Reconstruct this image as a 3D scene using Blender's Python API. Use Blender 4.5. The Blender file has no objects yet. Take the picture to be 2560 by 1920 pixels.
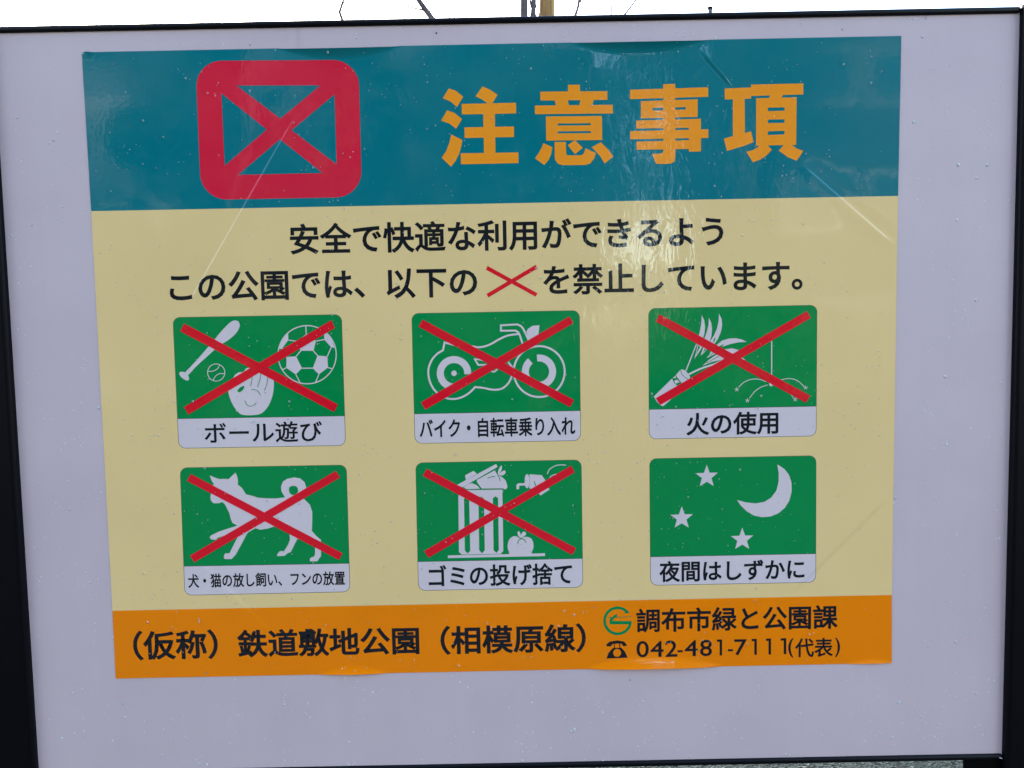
import bpy, bmesh, math, random
from mathutils import Vector, Matrix
from mathutils.geometry import tessellate_polygon
random.seed(7)
R = math.radians
SC = bpy.context.scene
COL = SC.collection

# ---------------------------------------------------------------- camera
FOC = 1934.0                                    # focal length in photo pixels (2560 wide)
PITCH, ROLL = R(-3.869), R(-1.113)
BZ = 1.52                                       # height of the poster's centre above ground
CAM = Vector((0.01894, -1.06695, BZ + 0.04682))
FW = Vector((0, math.cos(PITCH), math.sin(PITCH)))
_r = Vector((1, 0, 0)); _u = _r.cross(FW)
RT = _r * math.cos(ROLL) + _u * math.sin(ROLL)
UP = -_r * math.sin(ROLL) + _u * math.cos(ROLL)
cd = bpy.data.cameras.new('camera'); cam = bpy.data.objects.new('camera', cd); COL.objects.link(cam)
cam.matrix_world = Matrix(((RT.x, UP.x, -FW.x, CAM.x), (RT.y, UP.y, -FW.y, CAM.y), (RT.z, UP.z, -FW.z, CAM.z), (0, 0, 0, 1)))
cd.sensor_fit = 'HORIZONTAL'; cd.sensor_width = 36; cd.lens = 36 * FOC / 2560
cd.clip_start = 0.02; cd.clip_end = 3000
SC.camera = cam

# ---------------------------------------------------------------- sky, sun, exposure
SUN_EL, SUN_AZ = R(24), R(-24)                  # low, behind the board, to the left
w = bpy.data.worlds.new('World'); SC.world = w; w.use_nodes = True
nt = w.node_tree; nt.nodes.clear()
sky = nt.nodes.new('ShaderNodeTexSky'); sky.sky_type = 'NISHITA'; sky.sun_disc = False
sky.sun_elevation = SUN_EL; sky.sun_rotation = SUN_AZ
sky.air_density = 1.0; sky.dust_density = 1.0; sky.ozone_density = 0.0; sky.altitude = 50
bg = nt.nodes.new('ShaderNodeBackground'); bg.inputs[1].default_value = 0.13
wo = nt.nodes.new('ShaderNodeOutputWorld')
nt.links.new(sky.outputs[0], bg.inputs[0]); nt.links.new(bg.outputs[0], wo.inputs[0])
sl = bpy.data.lights.new('sun', 'SUN'); sl.energy = 1.5; sl.angle = R(10); sl.color = (1, .93, .84)
so = bpy.data.objects.new('sun', sl); COL.objects.link(so)
sd = Vector((math.sin(SUN_AZ) * math.cos(SUN_EL), math.cos(SUN_AZ) * math.cos(SUN_EL), math.sin(SUN_EL)))
so.rotation_euler = sd.to_track_quat('Z', 'Y').to_euler()
SC.view_settings.view_transform = 'Standard'; SC.view_settings.look = 'None'
SC.view_settings.exposure = 3.07; SC.view_settings.gamma = 1
SC.cycles.max_bounces = 8

# ---------------------------------------------------------------- helpers
def ray(px, py):
    return (FW * FOC + RT * (px - 1280) + UP * (960 - py)).normalized()
def at(px, py, Y=0.0):
    d = ray(px, py); t = (Y - CAM.y) / d.y
    return CAM + d * t
def tag(o, label=None, cat=None, group=None, kind=None):
    if label: o['label'] = label
    if cat: o['category'] = cat
    if group: o['group'] = group
    if kind: o['kind'] = kind
    return o
def empty(name, loc=(0, 0, 0)):
    o = bpy.data.objects.new(name, None); COL.objects.link(o); o.location = loc
    o.empty_display_size = .1
    return o
def link(name, me, mat, parent=None, smooth=False):
    o = bpy.data.objects.new(name, me); COL.objects.link(o)
    if mat: me.materials.append(mat)
    if smooth:
        for p in me.polygons: p.use_smooth = True
    if parent:
        o.parent = parent; o.matrix_parent_inverse = Matrix.Translation(-world_loc(parent))
    return o
def world_loc(o):
    # parents here are only ever translated
    v = Vector(o.location)
    if o.parent: v = v if o.type == 'MESH' else v + world_loc(o.parent)
    return v
def mesh(verts, faces, name='m'):
    me = bpy.data.meshes.new(name); me.from_pydata([tuple(v) for v in verts], [], faces); me.update()
    return me

# ---- materials
def srgb(r, g, b):
    f = lambda c: (c / 255 / 12.92) if c / 255 <= .04045 else ((c / 255 + .055) / 1.055) ** 2.4
    return (f(r), f(g), f(b), 1)
def mat(name, col, rough=.5, spec=.5, metal=0):
    m = bpy.data.materials.new(name); m.use_nodes = True
    b = m.node_tree.nodes['Principled BSDF']
    b.inputs['Base Color'].default_value = col if len(col) == 4 else (*col, 1)
    b.inputs['Roughness'].default_value = rough; b.inputs['Metallic'].default_value = metal
    b.inputs['Specular IOR Level'].default_value = spec
    return m
def N(t, typ, **kw):
    n = t.nodes.new(typ)
    for k, v in kw.items():
        if k in n.inputs: n.inputs[k].default_value = v
        else: setattr(n, k, v)
    return n
def math_(t, op, a, b=None, c=None, clamp=False):
    n = t.nodes.new('ShaderNodeMath'); n.operation = op; n.use_clamp = clamp
    for i, v in enumerate((a, b, c)):
        if v is None: continue
        if isinstance(v, (int, float)): n.inputs[i].default_value = v
        else: t.links.new(v, n.inputs[i])
    return n.outputs[0]

# fine relief of the laminated sheet: slow warps of the board behind it, a pebbled skin, and the pressed creases
def film_group():
    g = bpy.data.node_groups.new('film_relief', 'ShaderNodeTree')
    g.interface.new_socket('Normal', in_out='OUTPUT', socket_type='NodeSocketVector')
    go = g.nodes.new('NodeGroupOutput')
    geo = g.nodes.new('ShaderNodeNewGeometry')
    pos = geo.outputs['Position']
    warp = N(g, 'ShaderNodeTexNoise', Scale=2.4, Detail=1.5, Roughness=.4); g.links.new(pos, warp.inputs['Vector'])
    mp = N(g, 'ShaderNodeMapping'); mp.inputs['Scale'].default_value = (55, 55, 20); g.links.new(pos, mp.inputs['Vector'])
    run = N(g, 'ShaderNodeTexNoise', Scale=1.0, Detail=3.0, Roughness=.6, Distortion=.6); g.links.new(mp.outputs[0], run.inputs['Vector'])
    peel = N(g, 'ShaderNodeTexNoise', Scale=210.0, Detail=2.0); g.links.new(pos, peel.inputs['Vector'])
    patch = N(g, 'ShaderNodeTexNoise', Scale=4.5, Detail=1.0); g.links.new(pos, patch.inputs['Vector'])
    pr = N(g, 'ShaderNodeMapRange'); g.links.new(patch.outputs[0], pr.inputs[0])
    pr.inputs[1].default_value = .42; pr.inputs[2].default_value = .62; pr.inputs[3].default_value = .15
    sep0 = g.nodes.new('ShaderNodeSeparateXYZ'); g.links.new(pos, sep0.inputs[0])
    # the sheet was badly rubbed down in one upright strip right of centre; calmer elsewhere
    q0 = math_(g, 'DIVIDE', math_(g, 'SUBTRACT', sep0.outputs[0], at(1640, 500).x), .11)
    strip = math_(g, 'MULTIPLY_ADD', math_(g, 'POWER', 2.71828, math_(g, 'MULTIPLY', math_(g, 'MULTIPLY', q0, q0), -1.0)), .8, .2)
    h = math_(g, 'MULTIPLY', warp.outputs[0], 0.0032)
    h = math_(g, 'MULTIPLY_ADD', math_(g, 'MULTIPLY', run.outputs[0], strip), 0.00050, h)
    h = math_(g, 'MULTIPLY_ADD', math_(g, 'MULTIPLY', peel.outputs[0], pr.outputs[0]), 0.00005, h)
    sep = g.nodes.new('ShaderNodeSeparateXYZ'); g.links.new(pos, sep.inputs[0])
    for (a, b, wd, ht) in CREASES:
        A, B = at(*a), at(*b)
        dx, dz = B.x - A.x, B.z - A.z; L = math.hypot(dx, dz); dx /= L; dz /= L
        px_ = math_(g, 'SUBTRACT', sep.outputs[0], A.x); pz_ = math_(g, 'SUBTRACT', sep.outputs[2], A.z)
        perp = math_(g, 'SUBTRACT', math_(g, 'MULTIPLY', px_, dz), math_(g, 'MULTIPLY', pz_, dx))
        along = math_(g, 'ADD', math_(g, 'MULTIPLY', px_, dx), math_(g, 'MULTIPLY', pz_, dz))
        q = math_(g, 'DIVIDE', perp, wd); q6 = math_(g, 'DIVIDE', q, 12.0)
        e = math_(g, 'MULTIPLY', math_(g, 'TANH', q), math_(g, 'POWER', 2.71828, math_(g, 'MULTIPLY', math_(g, 'MULTIPLY', q6, q6), -1.0)))
        s = math_(g, 'MULTIPLY', math_(g, 'DIVIDE', along, .02, clamp=True), math_(g, 'DIVIDE', math_(g, 'SUBTRACT', L, along), .02, clamp=True))
        h = math_(g, 'MULTIPLY_ADD', math_(g, 'MULTIPLY', e, s), ht, h)
    bp = N(g, 'ShaderNodeBump'); bp.inputs['Strength'].default_value = 1.0; bp.inputs['Distance'].default_value = 1.0
    g.links.new(h, bp.inputs['Height']); g.links.new(bp.outputs[0], go.inputs[0])
    return g
CREASES = [((735, 295), (470, 760), .0011, -.00042), ((2005, 410), (2235, 610), .0012, .00045),
           ((1745, 125), (1835, 225), .0022, -.0009), ((1480, 130), (1460, 330), .003, -.0004),
           ((1975, 1490), (2215, 1250), .002, -.0003), ((440, 1340), (700, 1600), .002, .0003)]
FILM = film_group()
def ink(name, col, rough=.04, spec=.46):
    m = mat(name, col, rough, spec); t = m.node_tree; b = t.nodes['Principled BSDF']
    g = t.nodes.new('ShaderNodeGroup'); g.node_tree = FILM
    t.links.new(g.outputs[0], b.inputs['Normal'])
    # faint unevenness of the print
    nz = N(t, 'ShaderNodeTexNoise', Scale=7.0, Detail=4.0); geo = t.nodes.new('ShaderNodeNewGeometry')
    t.links.new(geo.outputs['Position'], nz.inputs['Vector'])
    mr = N(t, 'ShaderNodeMapRange'); t.links.new(nz.outputs[0], mr.inputs[0])
    mr.inputs[3].default_value = .94; mr.inputs[4].default_value = 1.06
    mx = N(t, 'ShaderNodeVectorMath', operation='SCALE'); mx.inputs[0].default_value = col[:3]
    t.links.new(mr.outputs[0], mx.inputs['Scale']); t.links.new(mx.outputs[0], b.inputs['Base Color'])
    return m
M = {}
M['teal'] = ink('teal_ink', (.0003, .164, .190, 1))
M['cream'] = ink('cream_ink', (.86, .575, .250, 1))
M['amber'] = ink('amber_ink', (.95, .222, .0005, 1))
M['title'] = ink('orange_ink', (.97, .30, .018, 1))
M['red'] = ink('red_ink', (.78, .008, .022, 1))
M['crimson'] = ink('crimson_ink', (.74, .015, .045, 1))
M['green'] = ink('green_ink', (.0005, .235, .055, 1))
M['logo'] = ink('logo_green_ink', (.001, .22, .06, 1))
M['white'] = ink('white_ink', (.71, .565, .57, 1))
M['black'] = ink('black_ink', (.012, .012, .016, 1))
M['edge'] = ink('outline_ink', (.03, .05, .045, 1))
M['frame'] = mat('black_powder_coat', (.0015, .0015, .003, 1), .45, .10)
M['rail'] = mat('satin_black_rail', (.002, .002, .004, 1), .4, .15)
M['bracket'] = mat('black_steel', (.001, .001, .001, 1), .5, .08)
M['cap'] = mat('grey_cap', (.12, .12, .13, 1), .35)
def mk_panel():
    m = mat('panel_paint', (.80, .76, .80, 1), .42, .4); t = m.node_tree; b = t.nodes['Principled BSDF']
    geo = t.nodes.new('ShaderNodeNewGeometry')
    n1 = N(t, 'ShaderNodeTexNoise', Scale=5.0, Detail=3.0); t.links.new(geo.outputs['Position'], n1.inputs['Vector'])
    mp = N(t, 'ShaderNodeMapping'); mp.inputs['Scale'].default_value = (60, 60, 3.0); t.links.new(geo.outputs['Position'], mp.inputs['Vector'])
    n2 = N(t, 'ShaderNodeTexNoise', Scale=1.0, Detail=3.0); t.links.new(mp.outputs[0], n2.inputs['Vector'])
    f = math_(t, 'ADD', math_(t, 'MULTIPLY', n1.outputs[0], .85), math_(t, 'MULTIPLY', n2.outputs[0], .15))
    cr = t.nodes.new('ShaderNodeValToRGB'); t.links.new(f, cr.inputs[0])
    cr.color_ramp.elements[0].position = .35; cr.color_ramp.elements[0].color = (.578, .436, .456, 1)
    cr.color_ramp.elements[1].position = .65; cr.color_ramp.elements[1].color = (.622, .474, .488, 1)
    # faint drip stain under the top rail, with a shape of its own
    sep = t.nodes.new('ShaderNodeSeparateXYZ'); t.links.new(geo.outputs['Position'], sep.inputs[0])
    A = at(745, 90); cur = cr.outputs[0]
    for (x0, z0, z1, wd, k) in ((at(745, 90).x, at(745, 122).z, at(745, 60).z, .0035, .16), (at(713, 90).x, at(713, 110).z, at(713, 60).z, .006, .07)):
        q = math_(t, 'DIVIDE', math_(t, 'SUBTRACT', sep.outputs[0], x0), wd)
        e = math_(t, 'POWER', 2.718, math_(t, 'MULTIPLY', math_(t, 'MULTIPLY', q, q), -1.0))
        s = math_(t, 'DIVIDE', math_(t, 'SUBTRACT', sep.outputs[2], z0), .004, clamp=True)
        fac = math_(t, 'MULTIPLY', math_(t, 'MULTIPLY', e, s), k)
        mx = N(t, 'ShaderNodeMix', data_type='RGBA'); t.links.new(fac, mx.inputs[0]); t.links.new(cur, mx.inputs[6])
        mx.inputs[7].default_value = (.2, .2, .22, 1); cur = mx.outputs[2]
    t.links.new(cur, b.inputs['Base Color'])
    n3 = N(t, 'ShaderNodeTexNoise', Scale=260.0, Detail=2.0); t.links.new(geo.outputs['Position'], n3.inputs['Vector'])
    bp = N(t, 'ShaderNodeBump'); bp.inputs['Strength'].default_value = .5; bp.inputs['Distance'].default_value = .0002
    t.links.new(n3.outputs[0], bp.inputs['Height']); t.links.new(bp.outputs[0], b.inputs['Normal'])
    return m
M['panel'] = mk_panel()

# ---- mapping of drawing coordinates on the poster
class Frame:            # a sheet of squared paper: its origin and scale on the photograph
    def __init__(s, ox, oy, sc): s.o = (ox, oy); s.s = sc
    def p(s, pt):
        q = at(s.o[0] + pt[0] / s.s, s.o[1] + pt[1] / s.s); return (q.x, q.z)
ONE = Frame(0, 0, 1)

def smoothstep(x): x = max(0., min(1., x)); return x * x * (3 - 2 * x)
# places where the sheet has come unstuck and bows off the board: (photo x0, x1, edge y, depth in px, lift m, top?)
LIFTS = [(692, 1000, 119, 34, .0080, 1), (1425, 1772, 104, 36, .0095, 1), (1470, 1800, 1668, 30, .0040, 0),
         (800, 965, 1685, 22, .0030, 0), (205, 232, 131, 20, .002, 1), (2120, 2232, 1660, 14, .0018, 0)]
def lift(x, z):
    h = 0
    for (a, b, ye, dp, ht, top) in LF:
        if a < x < b:
            u = (x - a) / (b - a); e = math.sin(math.pi * u) ** .8
            d = (ye - z) if top else (z - ye)
            k = 1 - d / (dp * max(e, .15))
            if k > 0: h += ht * e * min(k, 1.3) ** 1.6
    return h
LF = []
for (x0, x1, ye, dp, ht, top) in LIFTS:
    a, b = at(x0, ye), at(x1, ye - .02 * (x1 - x0)); sc = (at(x1, ye).x - at(x0, ye).x) / (x1 - x0)
    LF.append((a.x, b.x, (a.z + b.z) / 2, dp * sc, ht, top))
SHEET = .0006
def surf(x, z, layer):
    return Vector((x, -(SHEET + layer * .00006 + lift(x, z)), z))

class Print:            # a piece of flat print: polygons and strokes gathered into one mesh
    def __init__(s, frame, layer): s.f = frame; s.l = layer; s.v = []; s.t = []; s.n = 0
    def _add(s, pts, tris):
        b = len(s.v); s.v += [surf(x, z, s.l + s.n * .12) for x, z in pts]; s.t += [tuple(b + i for i in t) for t in tris]; s.n += 1
    def poly(s, pts, holes=(), smooth=False, fr=None):
        fr = fr or s.f
        if smooth: pts = spline(pts, True)
        loops = [[Vector((*fr.p(p), 0)) for p in pts]] + [[Vector((*fr.p(p), 0)) for p in h] for h in holes]
        flat = [v for l in loops for v in l]
        tris = tessellate_polygon(loops)
        out = []
        for t in tris:
            a, b, c = (flat[i] for i in t)
            cr = (b - a).cross(c - a).z
            if abs(cr) < 1e-14: continue
            out.append(t if cr > 0 else t[::-1])
        s._add([(v.x, v.y) for v in flat], out); return s
    def stroke(s, pts, wd, closed=False, smooth=True, fr=None):
        fr = fr or s.f
        if smooth and len(pts) > 2: pts = spline(pts, closed)
        P = [Vector(p) for p in pts]; n = len(P); L, Rr = [], []
        for i in range(n):
            a = P[(i - 1) % n] if (closed or i) else None; b = P[(i + 1) % n] if (closed or i < n - 1) else None
            d1 = (P[i] - a).normalized() if a is not None else None; d2 = (b - P[i]).normalized() if b is not None else None
            d = ((d1 or d2) + (d2 or d1))
            if d.length < 1e-6: d = d2
            d.normalize(); nn = Vector((-d.y, d.x)); ref = d2 or d1
            k = 1 / max(.5, nn.dot(Vector((-ref.y, ref.x))))
            L.append(P[i] + nn * wd / 2 * k); Rr.append(P[i] - nn * wd / 2 * k)
        vs = [fr.p(p) for p in L + Rr]; f = []
        for i in range(n if closed else n - 1):
            j = (i + 1) % n; f.append((i, j, n + j, n + i))
        s._add(vs, f); return s
    def disc(s, c, r, ry=None, n=40): return s.poly([(c[0] + r * math.cos(2 * math.pi * i / n), c[1] + (ry or r) * math.sin(2 * math.pi * i / n)) for i in range(n)])
    def ring(s, c, r, wd, a0=0, a1=360, n=56):
        full = abs(a1 - a0) >= 360
        pts = [(c[0] + r * math.cos(R(a0 + (a1 - a0) * i / n)), c[1] + r * math.sin(R(a0 + (a1 - a0) * i / n))) for i in range(n if full else n + 1)]
        return s.stroke(pts, wd, full, False)
    def glyphs(s, text, place, bold=.02, yc=.38, vs=None):
        """place: (xL, xR, y) ink ends and the line's middle in frame units, vs = height/width of the em;
        or (xL, xR, ytop, ybot) for an exact ink box"""
        c = bpy.data.curves.new('t', 'FONT'); c.body = text; c.resolution_u = 4
        o = bpy.data.objects.new('t', c); COL.objects.link(o)
        dg = bpy.context.evaluated_depsgraph_get(); dg.update()
        me = bpy.data.meshes.new_from_object(o.evaluated_get(dg))
        X = [v.co.x for v in me.vertices]; Z = [v.co.y for v in me.vertices]
        F = [tuple(p.vertices) for p in me.polygons]; n0 = len(X)
        x0, x1, z0, z1 = min(X) - bold, max(X) + bold, min(Z) - bold, max(Z) + bold
        # weight: every outline edge carries a bar of the stroke's extra width
        cnt = {}; wind = {}
        for f in F:
            for i in range(len(f)):
                a, b = f[i], f[(i + 1) % len(f)]; k = (min(a, b), max(a, b)); cnt[k] = cnt.get(k, 0) + 1
        lift_ = [0] * n0; j = 0
        for (a, b), q in cnt.items():
            if q != 1 or not bold: continue
            A, B = Vector((X[a], Z[a])), Vector((X[b], Z[b])); d = B - A
            if d.length < 1e-6: continue
            d.normalize(); n_ = Vector((-d.y, d.x)) * bold; e = d * bold * (1 if (B - A).length > .03 else .4)
            k = len(X); j += 1
            for v in (A - e + n_, A - e - n_, B + e - n_, B + e + n_): X.append(v.x); Z.append(v.y); lift_.append(.18 + .07 * (j % 5))
            F.append((k, k + 1, k + 2, k + 3))
        if len(place) == 3:
            xm = (place[0] + place[1]) / 2
            A = s.f.p((place[0], place[2])); B = s.f.p((place[1], place[2] )); zm = s.f.p((xm, place[2]))[1]
            # the line runs level on the board
            sx = (B[0] - A[0]) / (x1 - x0); sz = sx * (vs or 1)
            pts = [(A[0] + (a - x0) * sx, zm + (b - yc) * sz) for a, b in zip(X, Z)]
        else:
            xm = (place[0] + place[1]) / 2
            A = s.f.p((place[0], (place[2] + place[3]) / 2)); B = s.f.p((place[1], (place[2] + place[3]) / 2))
            zt = s.f.p((xm, place[2]))[1]; zb = s.f.p((xm, place[3]))[1]
            pts = [(A[0] + (a - x0) / (x1 - x0) * (B[0] - A[0]), zb + (b - z0) / (z1 - z0) * (zt - zb)) for a, b in zip(X, Z)]
        b0 = len(s.v); s._add(pts, F)
        for i, h_ in enumerate(lift_): s.v[b0 + i].y -= h_ * .00010
        bpy.data.objects.remove(o); bpy.data.meshes.remove(me); bpy.data.curves.remove(c)
        return s
    def done(s, name, m, parent, label=None):
        me = mesh(s.v, s.t, name)
        o = link(name, me, m, parent)
        # face the viewer (normals towards -Y)
        bm = bmesh.new(); bm.from_mesh(me)
        for f in bm.faces:
            f.normal_update()
            if f.normal.y > 0: f.normal_flip()
        bm.to_mesh(me); bm.free()
        if label: o['label'] = label
        return o
def spline(pts, closed, k=5):
    n = len(pts); out = []
    P = [Vector(p) for p in pts]
    for i in range(n if closed else n - 1):
        p0 = P[(i - 1) % n] if (closed or i) else P[0]; p1 = P[i]; p2 = P[(i + 1) % n]
        p3 = P[(i + 2) % n] if (closed or i < n - 2) else P[-1]
        for j in range(k):
            t = j / k
            out.append(tuple(.5 * ((2 * p1) + (p2 - p0) * t + (2 * p0 - 5 * p1 + 4 * p2 - p3) * t * t + (3 * p1 - p0 - 3 * p2 + p3) * t ** 3)))
    if not closed: out.append(tuple(P[-1]))
    return out
def rquad(q, r, corners=(1, 1, 1, 1), n=7):     # rounded quadrilateral TL,TR,BR,BL
    out = []
    for i in range(4):
        c = Vector(q[i]); a = Vector(q[i - 1]); b = Vector(q[(i + 1) % 4])
        if not corners[i]: out.append(tuple(c)); continue
        da = (a - c).normalized(); db = (b - c).normalized(); s0 = c + da * r; s1 = c + db * r; o = s0 + s1 - c
        for j in range(n + 1):
            t = j / n * math.pi / 2
            out.append(tuple(o + (s0 - o) * math.cos(t) + (s1 - o) * math.sin(t)))
    return out
def inset(q, d):
    c = sum((Vector(p) for p in q), Vector((0, 0))) / 4
    return [tuple(Vector(p) + Vector((d if p[0] < c.x else -d, d if p[1] < c.y else -d))) for p in q]

def box(lo, hi, bev=0, seg=2):
    bm = bmesh.new(); bmesh.ops.create_cube(bm, size=1)
    lo, hi = Vector(lo), Vector(hi); c = (lo + hi) / 2; d = hi - lo
    for v in bm.verts: v.co = Vector((v.co.x * d.x, v.co.y * d.y, v.co.z * d.z)) + c
    if bev: bmesh.ops.bevel(bm, geom=bm.edges[:], offset=bev, segments=seg, affect='EDGES', profile=.5)
    return bm
def bm_obj(name, bm, m, parent=None, smooth=False):
    me = bpy.data.meshes.new(name); bm.to_mesh(me); bm.free(); return link(name, me, m, parent, smooth)
def tube(bm, pts, rad, n=8):
    rings = []
    for i, p in enumerate(pts):
        p = Vector(p); a = Vector(pts[max(i - 1, 0)]); b = Vector(pts[min(i + 1, len(pts) - 1)]); d = (b - a).normalized()
        s = d.cross(Vector((0, 1, .01))).normalized(); t = d.cross(s)
        r = rad[i] if isinstance(rad, (list, tuple)) else rad
        rings.append([bm.verts.new(p + (s * math.cos(2 * math.pi * k / n) + t * math.sin(2 * math.pi * k / n)) * r) for k in range(n)])
    for i in range(len(rings) - 1):
        for k in range(n): bm.faces.new((rings[i][k], rings[i][(k + 1) % n], rings[i + 1][(k + 1) % n], rings[i + 1][k]))
    bm.faces.new(rings[-1]); bm.faces.new(rings[0][::-1])

# ================================================================ setting
def ground_mat():
    m = mat('wet_aggregate', (.09, .10, .095), .95, .08); t = m.node_tree; b = t.nodes['Principled BSDF']
    geo = t.nodes.new('ShaderNodeNewGeometry'); pos = geo.outputs['Position']
    v = N(t, 'ShaderNodeTexVoronoi', Scale=95.0); t.links.new(pos, v.inputs['Vector'])
    n = N(t, 'ShaderNodeTexNoise', Scale=60.0, Detail=6.0, Roughness=.7); t.links.new(pos, n.inputs['Vector'])
    sepc = t.nodes.new('ShaderNodeSeparateColor'); t.links.new(v.outputs['Color'], sepc.inputs[0])
    f = math_(t, 'ADD', math_(t, 'MULTIPLY', sepc.outputs[0], .55), math_(t, 'MULTIPLY', n.outputs[0], .45))
    cr = t.nodes.new('ShaderNodeValToRGB'); t.links.new(f, cr.inputs[0])
    e = cr.color_ramp.elements
    e[0].position = .25; e[0].color = (.008, .010, .009, 1); e[1].position = .9; e[1].color = (.17, .18, .17, 1)
    x = e.new(.42); x.color = (.022, .028, .025, 1); x = e.new(.75); x.color = (.042, .052, .046, 1)
    t.links.new(cr.outputs[0], b.inputs['Base Color'])
    bp = N(t, 'ShaderNodeBump'); bp.inputs['Strength'].default_value = .9; bp.inputs['Distance'].default_value = .006
    t.links.new(v.outputs['Distance'], bp.inputs['Height']); t.links.new(bp.outputs[0], b.inputs['Normal'])
    return m
M['ground'] = ground_mat()
S = 900
g = link('ground', mesh([(-S, -S, 0), (S, -S, 0), (S, S, 0), (-S, S, 0)], [(0, 1, 2, 3)]), M['ground']); tag(g, kind='structure')

# ================================================================ notice board
XL = -.66788; XR = .70887                     # inner faces of the posts
ztop_b = at(1280, 58.5).z                     # panel's upper visible edge / rail's lower face
ztop_t = at(1280, 42).z
zbot_t = at(1700, 1898.5).z; zbot_b = at(1700, 1913).z
nb = empty('notice_board', (0.02, 0.02, 0)); tag(nb, 'pale lilac grey panel in a black metal frame standing on two posts', 'notice board')
bm_obj('panel', box((XL - .01, 0, zbot_t - .004), (XR + .01, .012, ztop_b + .004)), M['panel'], nb)
# gasket: thin grey lip that frames the panel
def rail(name, z0, z1, lab=None):
    bm = box((XL, -.004, z0), (XR, .022, z1), min(.0036, (z1 - z0) * .42), 4)
    o = bm_obj(name, bm, M['rail'], nb, True)
    return o
rail('top_rail', ztop_b, ztop_t); rail('bottom_rail', zbot_b, zbot_t)
pz = at(2556, 11).z
bm_obj('post', box((XR, -.010, -.3), (XR + .075, .045, pz), .006, 4), M['frame'], nb, False)
bm_obj('post', box((XL - .075, -.010, -.3), (XL, .045, pz), .006, 4), M['frame'], nb, False)
xb = at(2410, 1905).x
bm_obj('bracket', box((xb, .000, zbot_b - .16), (XR, .004, zbot_b - .0005), .001, 1), M['bracket'], nb)
bm_obj('bracket', box((XL, .000, zbot_b - .16), (XL + .045, .004, zbot_b - .0005), .001, 1), M['bracket'], nb)
# small capped pin standing on the top rail
cx = at(1775, 25, .012)
bm = bmesh.new(); tube(bm, [(cx.x, .012, ztop_t - .002), (cx.x, .012, at(1775, 24, .012).z)], .0032, 16)
pin = bm_obj('pin', bm, M['cap'], nb, False)
bm = bmesh.new(); tube(bm, [(cx.x, .012, at(1775, 24, .012).z), (cx.x, .012, at(1775, 19, .012).z), (cx.x, .012, at(1775, 17.5, .012).z)], [.0037, .0037, .0030], 16)
bm_obj('pin_cap', bm, M['frame'], nb, False)
# chip in the coating of the right post
a = at(2502, 1895, -.0102)
bmx = box((a.x - .0022, -.0106, a.z - .0004), (a.x + .0022, -.0100, a.z + .0004)); bmesh.ops.rotate(bmx, verts=bmx.verts[:], cent=a, matrix=Matrix.Rotation(R(18), 3, 'Y'))
bm_obj('paint_chip', bmx, mat('bare_metal', (.5, .5, .5, 1), .4), nb)
# tiny dark specks on the panel
for (x, y, r) in ((1091, 83, 2.4), (1575, 1700, 1.6), (625, 113, 1.4), (2000, 60, 1.2)):
    p = at(x, y); k = r * .00054
    bm = bmesh.new(); bmesh.ops.create_circle(bm, cap_ends=True, radius=k, segments=8, matrix=Matrix.Translation((p.x, -.0003, p.z)) @ Matrix.Rotation(R(90), 4, 'X'))
    bm_obj('speck', bm, M['frame'], nb)

# ================================================================ poster
po = empty('poster', (0, -.0005, BZ)); tag(po, 'laminated Japanese park rules poster in teal, cream and orange stuck on the pale panel', 'poster')
KN = [((205, 131), (2253, 90)), ((228.6, 528), (2244.7, 490)), ((281.6, 1526.6), (2229, 1487)), ((289.7, 1696), (2229, 1657))]
def sag(px_):           # the loosened stretches of the upper edge hang a little
    s = 0
    for (x0, x1, _, _, _, top) in LIFTS[:2]:
        if x0 < px_ < x1: s += 5.5 * math.sin(math.pi * (px_ - x0) / (x1 - x0)) ** .7
    return s
def band(name, i, m, nx, nz):
    a, b = KN[i]; c, d = KN[i + 1]; vs = []
    for j in range(nz + 1):
        v = (j / nz)
        if i == 0: v = v ** 1.5
        if i == 2: v = 1 - (1 - v) ** 1.5
        for k in range(nx + 1):
            u = k / nx
            x = (a[0] + (b[0] - a[0]) * u) * (1 - v) + (c[0] + (d[0] - c[0]) * u) * v
            y = (a[1] + (b[1] - a[1]) * u) * (1 - v) + (c[1] + (d[1] - c[1]) * u) * v
            if i == 0: y += sag(x) * max(0, 1 - v * 9)
            p = at(x, y); vs.append(surf(p.x, p.z, 0))
    f = [(j * (nx + 1) + k, (j + 1) * (nx + 1) + k, (j + 1) * (nx + 1) + k + 1, j * (nx + 1) + k + 1) for j in range(nz) for k in range(nx)]
    return link(name, mesh(vs, f, name), m, po, True)
band('header_band', 0, M['teal'], 360, 60); band('message_field', 1, M['cream'], 40, 20); band('footer_band', 2, M['amber'], 360, 40)

# prohibition emblem in the header
F0 = Frame(0, 0, 1.728)
Print(F0, 1).poly(rquad([(845, 264), (1549, 259), (1564, 851), (870, 864)], 112, n=12),
    [[(1022, 370), (1385, 369), (1212, 513)], [(957, 403), (1153, 560), (971, 717)], [(1446, 408), (1455, 711), (1260, 563)], [(1028, 756), (1395, 748), (1210, 602)]]
    ).done('prohibition_emblem', M['crimson'], po)

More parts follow.
